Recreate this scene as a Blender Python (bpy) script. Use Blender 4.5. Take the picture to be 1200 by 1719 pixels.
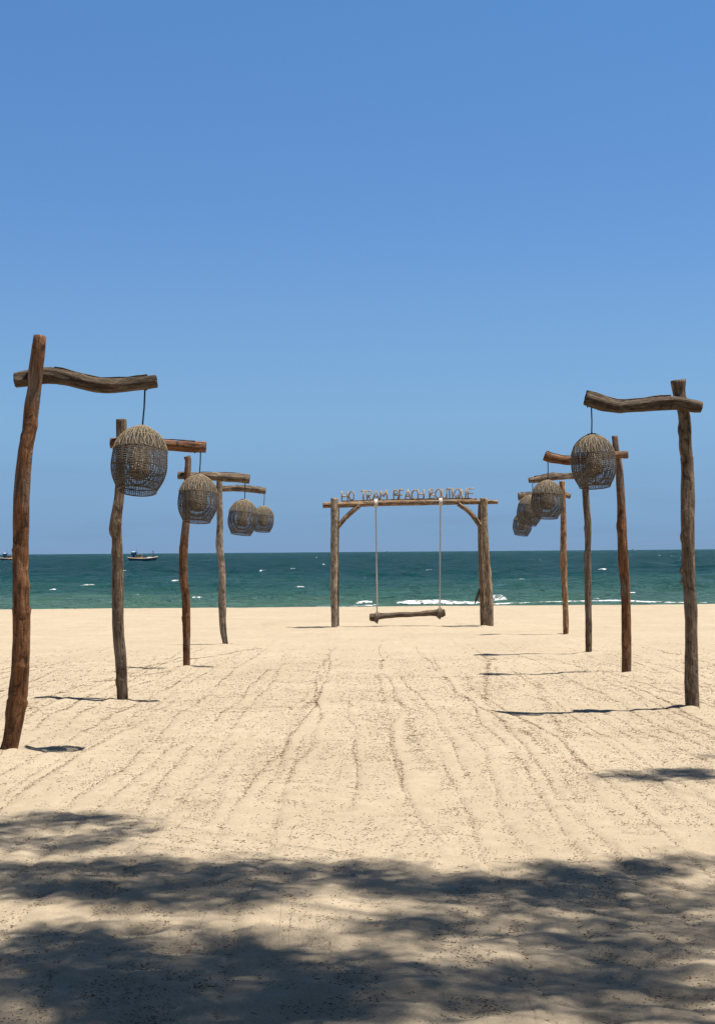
import bpy, math, random
import numpy as np
from mathutils import Vector, Matrix, noise as mnoise

for o in list(bpy.data.objects):
    bpy.data.objects.remove(o, do_unlink=True)
scene = bpy.context.scene
COL = scene.collection
RNG = np.random.default_rng(7)
random.seed(7)

# ------------------------------------------------------------------ camera
F = 2480.0            # focal length in photo pixels (photo 1200 x 1719)
EYE = Vector((0.0, 0.0, 1.5))
K = F / 1400.0        # depth scale of the place
SLOPE = 0.0322 / K    # the beach falls towards the sea
SEA_Z = -2.0
pitch = math.atan(66.5 / F)
roll = 0.0075
fwd = Vector((0, math.cos(pitch), math.sin(pitch)))
up0 = Vector((0, -math.sin(pitch), math.cos(pitch)))
rt0 = Vector((1, 0, 0))
rt = rt0 * math.cos(roll) - up0 * math.sin(roll)
up = up0 * math.cos(roll) + rt0 * math.sin(roll)
cam_d = bpy.data.cameras.new('Camera')
cam = bpy.data.objects.new('Camera', cam_d)
COL.objects.link(cam)
cam_d.sensor_fit = 'VERTICAL'
cam_d.sensor_height = 36.0
cam_d.lens = 36.0 * F / 1719.0
cam_d.clip_start = 0.1
cam_d.clip_end = 30000
M3 = Matrix((rt, up, -fwd)).transposed()
cam.matrix_world = Matrix.Translation(EYE) @ M3.to_4x4()
scene.camera = cam

# ------------------------------------------------------------------ sky, sun, exposure
SUN_TILT = math.radians(17.0)      # sun 73 degrees high, off to the right (+X)
SUN = Vector((math.sin(SUN_TILT), -.035, math.cos(SUN_TILT))).normalized()
world = bpy.data.worlds.new('World')
scene.world = world
world.use_nodes = True
nt = world.node_tree
nt.nodes.clear()
sky = nt.nodes.new('ShaderNodeTexSky')
sky.sky_type = 'NISHITA'
sky.sun_disc = False
sky.sun_elevation = math.radians(73)
sky.sun_rotation = math.radians(90)
sky.altitude = 0
sky.air_density = 1.0
sky.dust_density = 0.0
sky.ozone_density = 3.0
bg = nt.nodes.new('ShaderNodeBackground')
bg.inputs['Strength'].default_value = 0.0518
wo = nt.nodes.new('ShaderNodeOutputWorld')
# hazy, blue-grey air low down: one tint by height above the horizon, the same all round
tcw = nt.nodes.new('ShaderNodeTexCoord')
sxw = nt.nodes.new('ShaderNodeSeparateXYZ')
nt.links.new(tcw.outputs['Generated'], sxw.inputs[0])
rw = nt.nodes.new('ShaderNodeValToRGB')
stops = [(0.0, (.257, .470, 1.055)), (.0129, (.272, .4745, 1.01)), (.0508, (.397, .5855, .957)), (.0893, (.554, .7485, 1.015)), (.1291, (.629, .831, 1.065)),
         (.1684, (.661, .878, 1.13)), (.2447, (.66, .928, 1.209)), (.3479, (.682, 1.022, 1.302)), (1.0, (.88, .70, .48))]  # overhead stop: unseen sky dimmed and warmed to tone the shade below
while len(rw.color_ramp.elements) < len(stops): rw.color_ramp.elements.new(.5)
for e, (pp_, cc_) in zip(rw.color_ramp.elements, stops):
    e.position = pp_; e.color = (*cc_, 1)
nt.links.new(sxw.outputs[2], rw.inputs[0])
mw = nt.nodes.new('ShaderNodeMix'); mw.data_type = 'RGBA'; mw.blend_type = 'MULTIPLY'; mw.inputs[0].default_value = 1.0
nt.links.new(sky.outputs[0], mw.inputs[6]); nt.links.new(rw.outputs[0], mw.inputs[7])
mpw = nt.nodes.new('ShaderNodeMapping'); mpw.inputs['Scale'].default_value = (9, 9, 75)
nt.links.new(tcw.outputs['Generated'], mpw.inputs[0])
cw = nt.nodes.new('ShaderNodeTexNoise'); cw.inputs['Scale'].default_value = 1.0; cw.inputs['Detail'].default_value = 5
nt.links.new(mpw.outputs[0], cw.inputs['Vector'])
cr_ = nt.nodes.new('ShaderNodeValToRGB')
cr_.color_ramp.elements[0].position = .50; cr_.color_ramp.elements[0].color = (1, 1, 1, 1)
cr_.color_ramp.elements[1].position = .72; cr_.color_ramp.elements[1].color = (.95, .93, .93, 1)
nt.links.new(cw.outputs[0], cr_.inputs[0])
lo = nt.nodes.new('ShaderNodeMapRange'); lo.inputs[1].default_value = .012; lo.inputs[2].default_value = .08; lo.inputs[3].default_value = 1.0; lo.inputs[4].default_value = 0.0
nt.links.new(sxw.outputs[2], lo.inputs[0])
mc = nt.nodes.new('ShaderNodeMix'); mc.data_type = 'RGBA'; mc.blend_type = 'MULTIPLY'
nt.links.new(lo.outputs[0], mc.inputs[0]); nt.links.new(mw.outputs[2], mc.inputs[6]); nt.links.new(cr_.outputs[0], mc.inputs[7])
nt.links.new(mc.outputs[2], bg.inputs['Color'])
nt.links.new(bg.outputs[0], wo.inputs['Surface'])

sun_d = bpy.data.lights.new('sun', 'SUN')
sun_d.energy = 5.0
sun_d.angle = math.radians(0.53)
sun_d.color = (1.0, 0.94, 0.84)
sun = bpy.data.objects.new('sun', sun_d)
COL.objects.link(sun)
sun.rotation_euler = SUN.to_track_quat('Z', 'Y').to_euler()
sun.location = (10, 0, 30)

scene.view_settings.view_transform = 'Standard'
scene.view_settings.look = 'None'
scene.view_settings.exposure = 0.95
scene.view_settings.gamma = 1.0
scene.view_settings.use_curve_mapping = False
scene.render.engine = 'CYCLES'

# ------------------------------------------------------------------ helpers
def ray(px, py):
    return (rt * ((px - 600.0) / F) + up * ((859.5 - py) / F) + fwd)

def at(px, py, Y):
    d = ray(px, py)
    return EYE + d * (Y / d.y)

def ground(px, py):
    d = ray(px, py)
    t = EYE.z / -(d.z + SLOPE * d.y)
    return EYE + d * t

def on_sea(px, py):
    d = ray(px, py)
    return EYE + d * ((SEA_Z - EYE.z) / d.z)

def gz(y):
    return -SLOPE * y

def fade(t):
    return t * t * t * (t * (t * 6 - 15) + 10)

def perlin(x, y, seed=0):
    x = np.asarray(x, dtype=np.float64); y = np.asarray(y, dtype=np.float64)
    xi = np.floor(x).astype(np.int64); yi = np.floor(y).astype(np.int64)
    xf = x - xi; yf = y - yi
    def grad(ix, iy, fx, fy):
        h = (ix * 374761393 + iy * 668265263 + seed * 974634777) & 0xFFFFFFFF
        h = ((h ^ (h >> 13)) * 1274126177) & 0xFFFFFFFF
        h = (h ^ (h >> 16)) & 0xFFFF
        a = h * (2 * math.pi / 65536.0)
        return np.cos(a) * fx + np.sin(a) * fy
    u = fade(xf); v = fade(yf)
    a = grad(xi, yi, xf, yf) * (1 - u) + grad(xi + 1, yi, xf - 1, yf) * u
    b = grad(xi, yi + 1, xf, yf - 1) * (1 - u) + grad(xi + 1, yi + 1, xf - 1, yf - 1) * u
    return (a * (1 - v) + b * v) * 1.41

def smooth(a, b, x):
    t = np.clip((x - a) / (b - a), 0, 1)
    return t * t * (3 - 2 * t)

def tag(o, label=None, cat=None, group=None, kind=None):
    if label: o['label'] = label
    if cat: o['category'] = cat
    if group: o['group'] = group
    if kind: o['kind'] = kind
    return o

def empty(name, loc, label, cat, group=None):
    o = bpy.data.objects.new(name, None)
    o.empty_display_size = 0.2
    COL.objects.link(o)
    o.matrix_world = Matrix.Translation(Vector(loc))
    return tag(o, label, cat, group)

def link(name, me, mat, parent=None, color=None):
    o = bpy.data.objects.new(name, me)
    COL.objects.link(o)
    if mat is not None and not me.materials:
        me.materials.append(mat)
    if parent is not None:
        o.parent = parent
    if color is not None:
        o.color = (*color, 1.0)
    return o

def np_mesh(name, V, Fq, smooth_shade=True):
    """V (n,3) array, Fq (m,3|4) int array"""
    me = bpy.data.meshes.new(name)
    V = np.ascontiguousarray(V, dtype=np.float32)
    Fq = np.ascontiguousarray(Fq, dtype=np.int32)
    k = Fq.shape[1]
    me.vertices.add(len(V)); me.vertices.foreach_set('co', V.ravel())
    me.loops.add(Fq.size); me.loops.foreach_set('vertex_index', Fq.ravel())
    me.polygons.add(len(Fq))
    me.polygons.foreach_set('loop_start', np.arange(0, Fq.size, k, dtype=np.int32))
    me.polygons.foreach_set('loop_total', np.full(len(Fq), k, dtype=np.int32))
    if smooth_shade:
        me.polygons.foreach_set('use_smooth', np.ones(len(Fq), dtype=bool))
    me.update(calc_edges=True)
    return me

class MB:
    """collects shapes, builds one mesh object"""
    def __init__(s): s.v = []; s.f = []; s.sm = []
    def add(s, vs, fs, sm=False):
        n = len(s.v); s.v.extend([tuple(p) for p in vs])
        s.f.extend([tuple(i + n for i in f) for f in fs]); s.sm.extend([sm] * len(fs))
    def box(s, c, d, taper=1.0):
        x, y, z = c; a, b, h = d[0] / 2, d[1] / 2, d[2] / 2
        t = taper
        s.add([(x-a, y-b, z-h), (x+a, y-b, z-h), (x+a, y+b, z-h), (x-a, y+b, z-h),
               (x-a*t, y-b*t, z+h), (x+a*t, y-b*t, z+h), (x+a*t, y+b*t, z+h), (x-a*t, y+b*t, z+h)],
              [(0, 3, 2, 1), (4, 5, 6, 7), (0, 1, 5, 4), (1, 2, 6, 5), (2, 3, 7, 6), (3, 0, 4, 7)])
    def tube(s, pts, rad, sides=6, closed=False, caps=True):
        pts = [Vector(p) for p in pts]; n = len(pts)
        if not hasattr(rad, '__len__'): rad = [rad] * n
        vs = []; fs = []
        ref = None
        for i, p in enumerate(pts):
            if closed: t = pts[(i + 1) % n] - pts[i - 1]
            else: t = pts[min(i + 1, n - 1)] - pts[max(i - 1, 0)]
            t.normalize()
            if ref is None:
                ref = Vector((0, 0, 1)) if abs(t.z) < .9 else Vector((1, 0, 0))
            a = (ref - t * ref.dot(t)); a.normalize(); b = t.cross(a); ref = a
            for k in range(sides):
                an = 2 * math.pi * k / sides
                vs.append(p + (a * math.cos(an) + b * math.sin(an)) * rad[i])
        m = n if closed else n - 1
        for i in range(m):
            j = (i + 1) % n
            for k in range(sides):
                l = (k + 1) % sides
                fs.append((i*sides+k, i*sides+l, j*sides+l, j*sides+k))
        if caps and not closed:
            fs.append(tuple(range(sides))[::-1]); fs.append(tuple((n-1)*sides+k for k in range(sides)))
        s.add(vs, fs, True)
    def mesh(s, name):
        me = bpy.data.meshes.new(name); me.from_pydata(s.v, [], s.f)
        me.polygons.foreach_set('use_smooth', s.sm); me.update(); return me
    def build(s, name, mat, parent=None, color=None):
        return link(name, s.mesh(name), mat, parent, color)

def catmull(P, R, step):
    P = [Vector(p) for p in P]
    ext = [P[0] * 2 - P[1]] + P + [P[-1] * 2 - P[-2]]
    er = [R[0]] + list(R) + [R[-1]]
    out = []; rr = []
    for i in range(1, len(ext) - 2):
        n = max(2, int((ext[i+1] - ext[i]).length / step))
        for k in range(n):
            t = k / n
            p0, p1, p2, p3 = ext[i-1], ext[i], ext[i+1], ext[i+2]
            out.append(0.5 * ((2*p1) + (p2-p0)*t + (2*p0-5*p1+4*p2-p3)*t*t + (3*p1-p0-3*p2+p3)*t**3))
            tt = t * t * (3 - 2 * t)
            rr.append(er[i] * (1 - tt) + er[i+1] * tt)
    out.append(P[-1]); rr.append(R[-1])
    return out, rr

# ------------------------------------------------------------------ materials
def new_mat(name):
    m = bpy.data.materials.new(name); m.use_nodes = True
    n = m.node_tree.nodes; n.clear()
    out = n.new('ShaderNodeOutputMaterial'); b = n.new('ShaderNodeBsdfPrincipled')
    m.node_tree.links.new(b.outputs[0], out.inputs[0])
    return m, m.node_tree, b

def N(t, kind, **kw):
    n = t.nodes.new(kind)
    for k, v in kw.items():
        if k in n.inputs: n.inputs[k].default_value = v
        else: setattr(n, k, v)
    return n

def noise_n(t, vec, scale, detail=4, rough=.55, dist=0.0):
    n = N(t, 'ShaderNodeTexNoise', Scale=scale, Detail=detail, Roughness=rough, Distortion=dist)
    t.links.new(vec, n.inputs['Vector']); return n

def ramp(t, fac, stops):
    r = t.nodes.new('ShaderNodeValToRGB'); cr = r.color_ramp
    while len(cr.elements) < len(stops): cr.elements.new(.5)
    for e, (p, c) in zip(cr.elements, stops):
        e.position = p; e.color = (*c, 1) if len(c) == 3 else c
    t.links.new(fac, r.inputs[0]); return r

def mapping(t, vec, scale):
    m = t.nodes.new('ShaderNodeMapping'); m.inputs['Scale'].default_value = scale
    t.links.new(vec, m.inputs[0]); return m.outputs[0]

def mix(t, kind, fac, a, b):
    m = t.nodes.new('ShaderNodeMix'); m.data_type = 'RGBA'; m.blend_type = kind
    for i, v in ((0, fac), (6, a), (7, b)):
        if isinstance(v, (int, float)): m.inputs[i].default_value = v
        elif isinstance(v, tuple): m.inputs[i].default_value = (*v, 1)
        else: t.links.new(v, m.inputs[i])
    return m.outputs[2]

def bump(t, b, h, strength, dist, prev=None):
    n = N(t, 'ShaderNodeBump', Strength=strength, Distance=dist)
    t.links.new(h, n.inputs['Height'])
    if prev is not None: t.links.new(prev.outputs[0], n.inputs['Normal'])
    t.links.new(n.outputs[0], b.inputs['Normal']); return n

def wood_material():
    m, t, b = new_mat('weathered_wood')
    at_ = N(t, 'ShaderNodeAttribute', attribute_name='grain')
    v = at_.outputs['Vector']
    oi = t.nodes.new('ShaderNodeObjectInfo')
    fine = noise_n(t, mapping(t, v, (60, 60, 5)), 1.0, 6, .65, .3)
    mid = noise_n(t, mapping(t, v, (16, 16, 3.5)), 1.0, 5, .6, .6)
    big = noise_n(t, mapping(t, v, (3, 3, 1.3)), 1.0, 3, .5)
    streak = ramp(t, fine.outputs[0], [(.32, (.15, .14, .13)), (.44, (.68, .66, .63)), (.55, (1.0, .98, .95)), (.70, (1.5, 1.45, 1.36))])
    patch = ramp(t, mid.outputs[0], [(.33, (.45, .40, .36)), (.5, (.9, .88, .84)), (.66, (1.3, 1.28, 1.24))])
    c = mix(t, 'MULTIPLY', 1.0, streak.outputs[0], patch.outputs[0])
    bl = noise_n(t, mapping(t, v, (12, 12, 9)), 1.0, 5, .65, .8)
    blr = ramp(t, bl.outputs[0], [(.34, (.24, .21, .19)), (.43, (.85, .83, .81)), (.60, (1.1, 1.09, 1.07)), (.72, (1.8, 1.8, 1.76))])
    c = mix(t, 'MULTIPLY', 1.0, c, blr.outputs[0])
    c = mix(t, 'MULTIPLY', 1.0, c, oi.outputs['Color'])
    grey = ramp(t, big.outputs[0], [(.52, (0, 0, 0)), (.70, (.6, .6, .6))])
    g2 = mix(t, 'MULTIPLY', 1.0, streak.outputs[0], (.19, .16, .135))
    c = mix(t, 'MIX', grey.outputs[0], c, g2)
    t.links.new(c, b.inputs['Base Color'])
    b.inputs['Roughness'].default_value = .82
    b.inputs['Specular IOR Level'].default_value = .25
    n1 = bump(t, b, bl.outputs[0], .9, .02); n1 = bump(t, b, mid.outputs[0], .9, .02, n1)
    bump(t, b, fine.outputs[0], 1.0, .010, n1)
    return m

def plain(name, col, rough=.7, scale=30, var=.3, spec=.3, metal=0):
    m, t, b = new_mat(name)
    tc = t.nodes.new('ShaderNodeTexCoord')
    n = noise_n(t, tc.outputs['Object'], scale, 4, .6)
    r = ramp(t, n.outputs[0], [(.3, tuple(x * (1 - var) for x in col)), (.7, tuple(min(1, x * (1 + var)) for x in col))])
    t.links.new(r.outputs[0], b.inputs['Base Color'])
    b.inputs['Roughness'].default_value = rough
    b.inputs['Specular IOR Level'].default_value = spec
    b.inputs['Metallic'].default_value = metal
    return m

def sand_material():
    m, t, b = new_mat('sand')
    g = t.nodes.new('ShaderNodeNewGeometry'); p = g.outputs['Position']
    big = noise_n(t, p, .45, 4, .55)
    mid = noise_n(t, p, 5.0, 5, .6)
    grain = noise_n(t, p, 160.0, 3, .7)
    c1 = ramp(t, big.outputs[0], [(.3, (.322, .265, .190)), (.7, (.362, .300, .220))])
    c2 = ramp(t, mid.outputs[0], [(.3, (.90, .89, .87)), (.65, (1.04, 1.04, 1.04))])
    c3 = ramp(t, grain.outputs[0], [(.25, (.66, .63, .60)), (.5, (1, 1, 1)), (.8, (1.12, 1.12, 1.12))])
    c = mix(t, 'MULTIPLY', 1.0, c1.outputs[0], c2.outputs[0])
    c = mix(t, 'MULTIPLY', 1.0, c, c3.outputs[0])
    t.links.new(c, b.inputs['Base Color'])
    b.inputs['Roughness'].default_value = .95
    b.inputs['Specular IOR Level'].default_value = .1
    n1 = bump(t, b, mid.outputs[0], .30, .02)
    f2 = noise_n(t, p, 30.0, 6, .7)
    n2 = bump(t, b, f2.outputs[0], .85, .016, n1)
    # wandering rake and drag lines towards the sea, with fine dust of broken needles caught in them
    ln = noise_n(t, mapping(t, p, (1.5, .11, 1)), 1.0, 3, .55, .5)
    k1 = N(t, 'ShaderNodeMath', operation='MULTIPLY'); k1.inputs[1].default_value = 11.0; t.links.new(ln.outputs[0], k1.inputs[0])
    k2 = N(t, 'ShaderNodeMath', operation='PINGPONG'); k2.inputs[1].default_value = .5; t.links.new(k1.outputs[0], k2.inputs[0])
    lm = ramp(t, k2.outputs[0], [(.0, (1, 1, 1)), (.035, (.55, .55, .55)), (.10, (0, 0, 0))])
    pt = noise_n(t, mapping(t, p, (2.2, .6, 1)), 1.0, 4, .6)
    pm = ramp(t, pt.outputs[0], [(.46, (0, 0, 0)), (.66, (.6, .6, .6))])
    sp = noise_n(t, p, 42.0, 3, .7)
    sm_ = ramp(t, sp.outputs[0], [(.42, (0, 0, 0)), (.56, (1, 1, 1))])
    msk = mix(t, 'MULTIPLY', 1.0, lm.outputs[0], pm.outputs[0]); msk = mix(t, 'MULTIPLY', 1.0, msk, sm_.outputs[0])
    c = mix(t, 'MIX', msk, c, (.13, .082, .055))
    # bits of needle too fine to pick apart
    fb = noise_n(t, mapping(t, p, (55, 80, 40)), 1.0, 2, .6, 1.2)
    fm = ramp(t, fb.outputs[0], [(.60, (0, 0, 0)), (.67, (.62, .62, .62))])
    fm2 = mix(t, 'MULTIPLY', 1.0, fm.outputs[0], ramp(t, noise_n(t, mapping(t, p, (1.6, .45, 1)), 1.0, 4, .6).outputs[0], [(.35, (.15, .15, .15)), (.65, (1, 1, 1))]).outputs[0])
    c = mix(t, 'MIX', fm2, c, (.14, .086, .055))
    t.links.new(c, b.inputs['Base Color'])
    bm_ = mix(t, 'MULTIPLY', 1.0, lm.outputs[0], pm.outputs[0])
    iv = N(t, 'ShaderNodeMath', operation='SUBTRACT'); iv.inputs[0].default_value = 1.0; t.links.new(bm_, iv.inputs[1])
    n2 = bump(t, b, iv.outputs[0], .45, .010, n2)
    bump(t, b, grain.outputs[0], .35, .002, n2)
    return m

def water_material():
    m, t, b = new_mat('sea_water')
    g = t.nodes.new('ShaderNodeNewGeometry'); p = g.outputs['Position']
    sx = t.nodes.new('ShaderNodeSeparateXYZ'); t.links.new(p, sx.inputs[0])
    mr = N(t, 'ShaderNodeMapRange'); mr.inputs[1].default_value = 50 * K; mr.inputs[2].default_value = 150 * K
    t.links.new(sx.outputs[1], mr.inputs[0])
    nn = noise_n(t, mapping(t, p, (.012, .028, 1)), 1.0, 4, .6)
    dd = N(t, 'ShaderNodeMath', operation='ADD'); t.links.new(mr.outputs[0], dd.inputs[0])
    n5 = N(t, 'ShaderNodeMath', operation='SUBTRACT'); t.links.new(nn.outputs[0], n5.inputs[0]); n5.inputs[1].default_value = .5
    t.links.new(n5.outputs[0], dd.inputs[1])
    # depth of water over sand: greener and paler in the shallows
    r = ramp(t, dd.outputs[0], [(.0, (.062, .135, .098)), (.22, (.024, .086, .075)), (.6, (.006, .056, .060)), (1, (.004, .041, .049))])
    t.nodes.remove(b)
    body = t.nodes.new('ShaderNodeBsdfDiffuse'); t.links.new(r.outputs[0], body.inputs['Color'])
    refl = t.nodes.new('ShaderNodeBsdfGlossy'); refl.inputs['Roughness'].default_value = .22
    # a chop of steep little facets never mirrors as strongly as flat water
    fr_ = N(t, 'ShaderNodeFresnel', IOR=1.33)
    cl = N(t, 'ShaderNodeMath', operation='MULTIPLY'); cl.inputs[1].default_value = .55
    mn = N(t, 'ShaderNodeMath', operation='MINIMUM'); mn.inputs[1].default_value = .55
    # stretched noise varies the sky mirroring, painting in streaks of wave crests and troughs
    g1 = noise_n(t, mapping(t, p, (.22, .045, 1)), 1.0, 7, .68, .3)
    gr_ = N(t, 'ShaderNodeMapRange'); gr_.inputs[1].default_value = .34; gr_.inputs[2].default_value = .66; gr_.inputs[3].default_value = .12; gr_.inputs[4].default_value = 1.15
    t.links.new(g1.outputs[0], gr_.inputs[0]); t.links.new(gr_.outputs[0], cl.inputs[1])
    t.links.new(fr_.outputs[0], cl.inputs[0]); t.links.new(cl.outputs[0], mn.inputs[0])
    mx = t.nodes.new('ShaderNodeMixShader')
    t.links.new(mn.outputs[0], mx.inputs[0]); t.links.new(body.outputs[0], mx.inputs[1]); t.links.new(refl.outputs[0], mx.inputs[2])
    t.links.new(mx.outputs[0], [n for n in t.nodes if n.type == 'OUTPUT_MATERIAL'][0].inputs[0])
    w1 = noise_n(t, mapping(t, p, (.30, .5, 1)), 1.0, 5, .6, .4)
    w2 = noise_n(t, mapping(t, p, (1.8, 2.6, 1)), 1.0, 4, .6, .2)
    b1 = N(t, 'ShaderNodeBump', Strength=1.0, Distance=6.0); t.links.new(w1.outputs[0], b1.inputs['Height'])
    b2 = N(t, 'ShaderNodeBump', Strength=.9, Distance=.35); t.links.new(w2.outputs[0], b2.inputs['Height']); t.links.new(b1.outputs[0], b2.inputs['Normal'])
    for nd in (body, refl, fr_): t.links.new(b2.outputs[0], nd.inputs['Normal'])
    return m

WOOD = wood_material()
SAND = sand_material()
WATER = water_material()
FOAM = plain('foam', (.55, .57, .57), .9, 6, .08, .1)
def lace(m):
    t = m.node_tree; b = [n for n in t.nodes if n.type == 'BSDF_PRINCIPLED'][0]
    p = t.nodes.new('ShaderNodeNewGeometry').outputs['Position']
    n1 = noise_n(t, mapping(t, p, (1.6, .7, 1)), 1.0, 6, .7, .5)
    r = ramp(t, n1.outputs[0], [(.42, (.12, .12, .12)), (.56, (1, 1, 1))])
    t.links.new(r.outputs[0], b.inputs['Alpha'])
lace(FOAM)
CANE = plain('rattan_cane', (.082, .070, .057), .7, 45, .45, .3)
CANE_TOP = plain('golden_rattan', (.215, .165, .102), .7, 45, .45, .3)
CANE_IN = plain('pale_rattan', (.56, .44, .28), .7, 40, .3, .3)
CABLE = plain('black_cable', (.012, .014, .02), .5, 20, .2, .4)
ROPE = plain('rope', (.46, .44, .40), .9, 60, .25, .1)
KNOT = plain('dark_rope', (.17, .135, .10), .9, 60, .3, .1)
TWIG = plain('twig_letters', (.29, .205, .12), .85, 25, .45, .2)
LITTER = plain('dry_needles', (.085, .044, .028), .9, 3.0, .55, .1)
LEAF = plain('needle_foliage', (.05, .075, .028), .7, 4, .35, .2)
BARK = plain('tree_bark', (.11, .085, .065), .95, 9, .45, .1)

# ------------------------------------------------------------------ beach
YS = np.concatenate([np.linspace(-25, 3.0, 60), 3.2 * np.exp(np.linspace(0, math.log(86.0 / 3.2), 700)), np.linspace(87, 110, 24)])
US = np.concatenate([-np.geomspace(24, .38, 46), np.linspace(-.37, .37, 460), np.geomspace(.38, 24, 46)])

# drag lines where dry needles have gathered: x of each line as a function of y
LINES = []
xx = -9.0
while xx < 9.5:
    LINES.append((xx, RNG.uniform(-.02, .02), RNG.integers(1, 9999), RNG.uniform(.25, 1.0), RNG.uniform(1.5, 6.5), RNG.uniform(7, 24)))
    xx += RNG.uniform(.12, .34)
def line_x(L, y):
    y = y / K
    x0, sl, sd, _, _, _ = L
    return x0 + sl * y + .17 * perlin(y * .26, y * 0 + .5, int(sd)) + .05 * perlin(y * 1.1, y * 0 + 3.5, int(sd))

dents = []
for i in range(420):
    py = RNG.uniform(0, 1)
    y = (2.2 + 10 * py ** 1.6) * K
    dents.append((RNG.uniform(-.36, .36) * y, y, RNG.uniform(.05, .13), RNG.uniform(.004, .014), RNG.uniform(0, 3.14)))

BASES = [(14, 1261, .1), (206, 1176, .09), (314, 1122, .09), (378, 1082, .09), (1161, 1191, .09), (1050, 1129, .09), (987, 1096, .09), (949, 1066, .09), (561, 1054, .12), (820, 1053, .14)]
BASES = [(ground(a, b_).x, ground(a, b_).y, c_) for a, b_, c_ in BASES]
def sand_h(x, y):
    z = -SLOPE * y
    yc = 44.7 * K + .9 * perlin(x * .09, x * 0 + .3, 71) + .3 * perlin(x * .4, x * 0 + .3, 72)
    z = np.where(y > yc, -SLOPE * yc - (y - yc) * .075, z)
    f = smooth(46 * K, 43 * K, y)
    amp = smooth(60 * K, 10 * K, y)
    z = z + f * (.045 * perlin(x * .35, y * .22, 11) + .03 * perlin(x * .9, y * .7, 12) * (.4 + .6 * amp))
    z = z + f * (.009 * perlin(x * 2.4, y * 2.0, 13) + .006 * perlin(x * 6.5, y * 5.6, 14) + .0035 * perlin(x * 17, y * 15, 15) * smooth(16 * K, 8 * K, y))
    # rake furrows running towards the sea
    z = z + f * .003 * perlin(x * 4.0 + .35 * perlin(x * .3, y * .3, 5), y * .2, 16)
    # a soft hummock of trodden sand in the foreground
    z = z + .012 * smooth(5.0 * K, 3.2 * K, y) * perlin(x * 1.8 + 4, y * 2.3, 17)
    # low ridge added behind the swing so its beam's shadow shows thicker
    sy_ = BASES[8][1]
    z = z + (.10 + .05 * perlin(x * .8, y * .5, 91)) * np.exp(-((y - sy_ - 1.6) / 1.1) ** 2) * smooth(-4.5, -2.5, x) * smooth(6.5, 4.5, x)
    for (bx_, by_, br_) in BASES:
        q = np.sqrt((x - bx_) ** 2 + (y - by_) ** 2)
        z = z + .03 * np.exp(-((q - br_ * 1.6) / .12) ** 2) * (1 + .8 * perlin(x * 6, y * 6, 19))
    return z

def build_sand():
    Y, U = np.meshgrid(YS, US, indexing='ij')
    X = U * np.maximum(Y, 4.2)
    Z = sand_h(X, Y)
    fade_far = smooth(30 * K, 12 * K, Y)
    for L in LINES:
        lx = line_x(L, Y)
        d = np.abs(X - lx)
        env = smooth(L[4] - .8, L[4] + .8, Y / K) * smooth(L[5] + 3, L[5] - 1, Y / K)
        Z = Z + fade_far * env * (-.007 * np.exp(-(d / .022) ** 2) + .003 * np.exp(-((X - lx - .07) / .05) ** 2))
    inner = (np.abs(U) < .7)
    for (x, y, r, dp, a) in dents:
        j0, j1 = np.searchsorted(YS, [y - 4 * r, y + 4 * r])
        dx = X[j0:j1] - x; dy = Y[j0:j1] - y
        ca, sa = math.cos(a), math.sin(a)
        u = (dx * ca + dy * sa) / 1.7; v = -dx * sa + dy * ca
        q = (u * u + v * v) / (r * r)
        Z[j0:j1] += dp * (-np.exp(-q) + .45 * np.exp(-((np.sqrt(q) - 1.5) / .5) ** 2))
    nr, nc = Y.shape
    V = np.stack([X, Y, Z], -1).reshape(-1, 3)
    idx = np.arange(nr * nc).reshape(nr, nc)
    Q = np.stack([idx[:-1, :-1], idx[:-1, 1:], idx[1:, 1:], idx[1:, :-1]], -1).reshape(-1, 4)
    o = link('beach_sand', np_mesh('beach_sand', V, Q), SAND)
    tag(o, 'pale golden beach sand sloping to the sea', 'sand', kind='structure')
    o.pop('category', None) if hasattr(o, 'pop') else None
build_sand()

# ------------------------------------------------------------------ sea
def wave_h(x, y):
    y = y / K
    n = .60 * perlin(x * .035, y * .11 + .4 * perlin(x * .02, y * .03, 31), 32)
    n = n + .42 * perlin(x * .10, y * .26, 33) + .20 * perlin(x * .28, y * .62, 34)
    sh = smooth(95, 52, y)
    # low breakers bending in to the shore
    ph = y * .42 + 1.1 * perlin(x * .03, y * .02, 35) + .012 * x
    br = np.maximum(0, np.sin(ph)) ** 5 * (.25 + .5 * np.clip(perlin(x * .045, y * .05, 36) + .3, 0, 1))
    return n * (.35 + .65 * smooth(50, 80, y)) + sh * .55 * br

def build_sea():
    ys = 45.5 * K * np.exp(np.linspace(0, math.log(9000 / 45.5), 420))
    us = np.concatenate([-np.geomspace(9, .42, 40), np.linspace(-.41, .41, 420), np.geomspace(.42, 9, 40)])
    Y, U = np.meshgrid(ys, us, indexing='ij')
    X = U * Y
    Z = SEA_Z + wave_h(X, Y) * smooth(1600 * K, 250 * K, Y)
    nr, nc = Y.shape
    V = np.stack([X, Y, Z], -1).reshape(-1, 3)
    idx = np.arange(nr * nc).reshape(nr, nc)
    Q = np.stack([idx[:-1, :-1], idx[:-1, 1:], idx[1:, 1:], idx[1:, :-1]], -1).reshape(-1, 4)
    o = link('sea', np_mesh('sea', V, Q), WATER)
    tag(o, 'choppy teal sea reaching the horizon', kind='structure')
build_sea()

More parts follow.
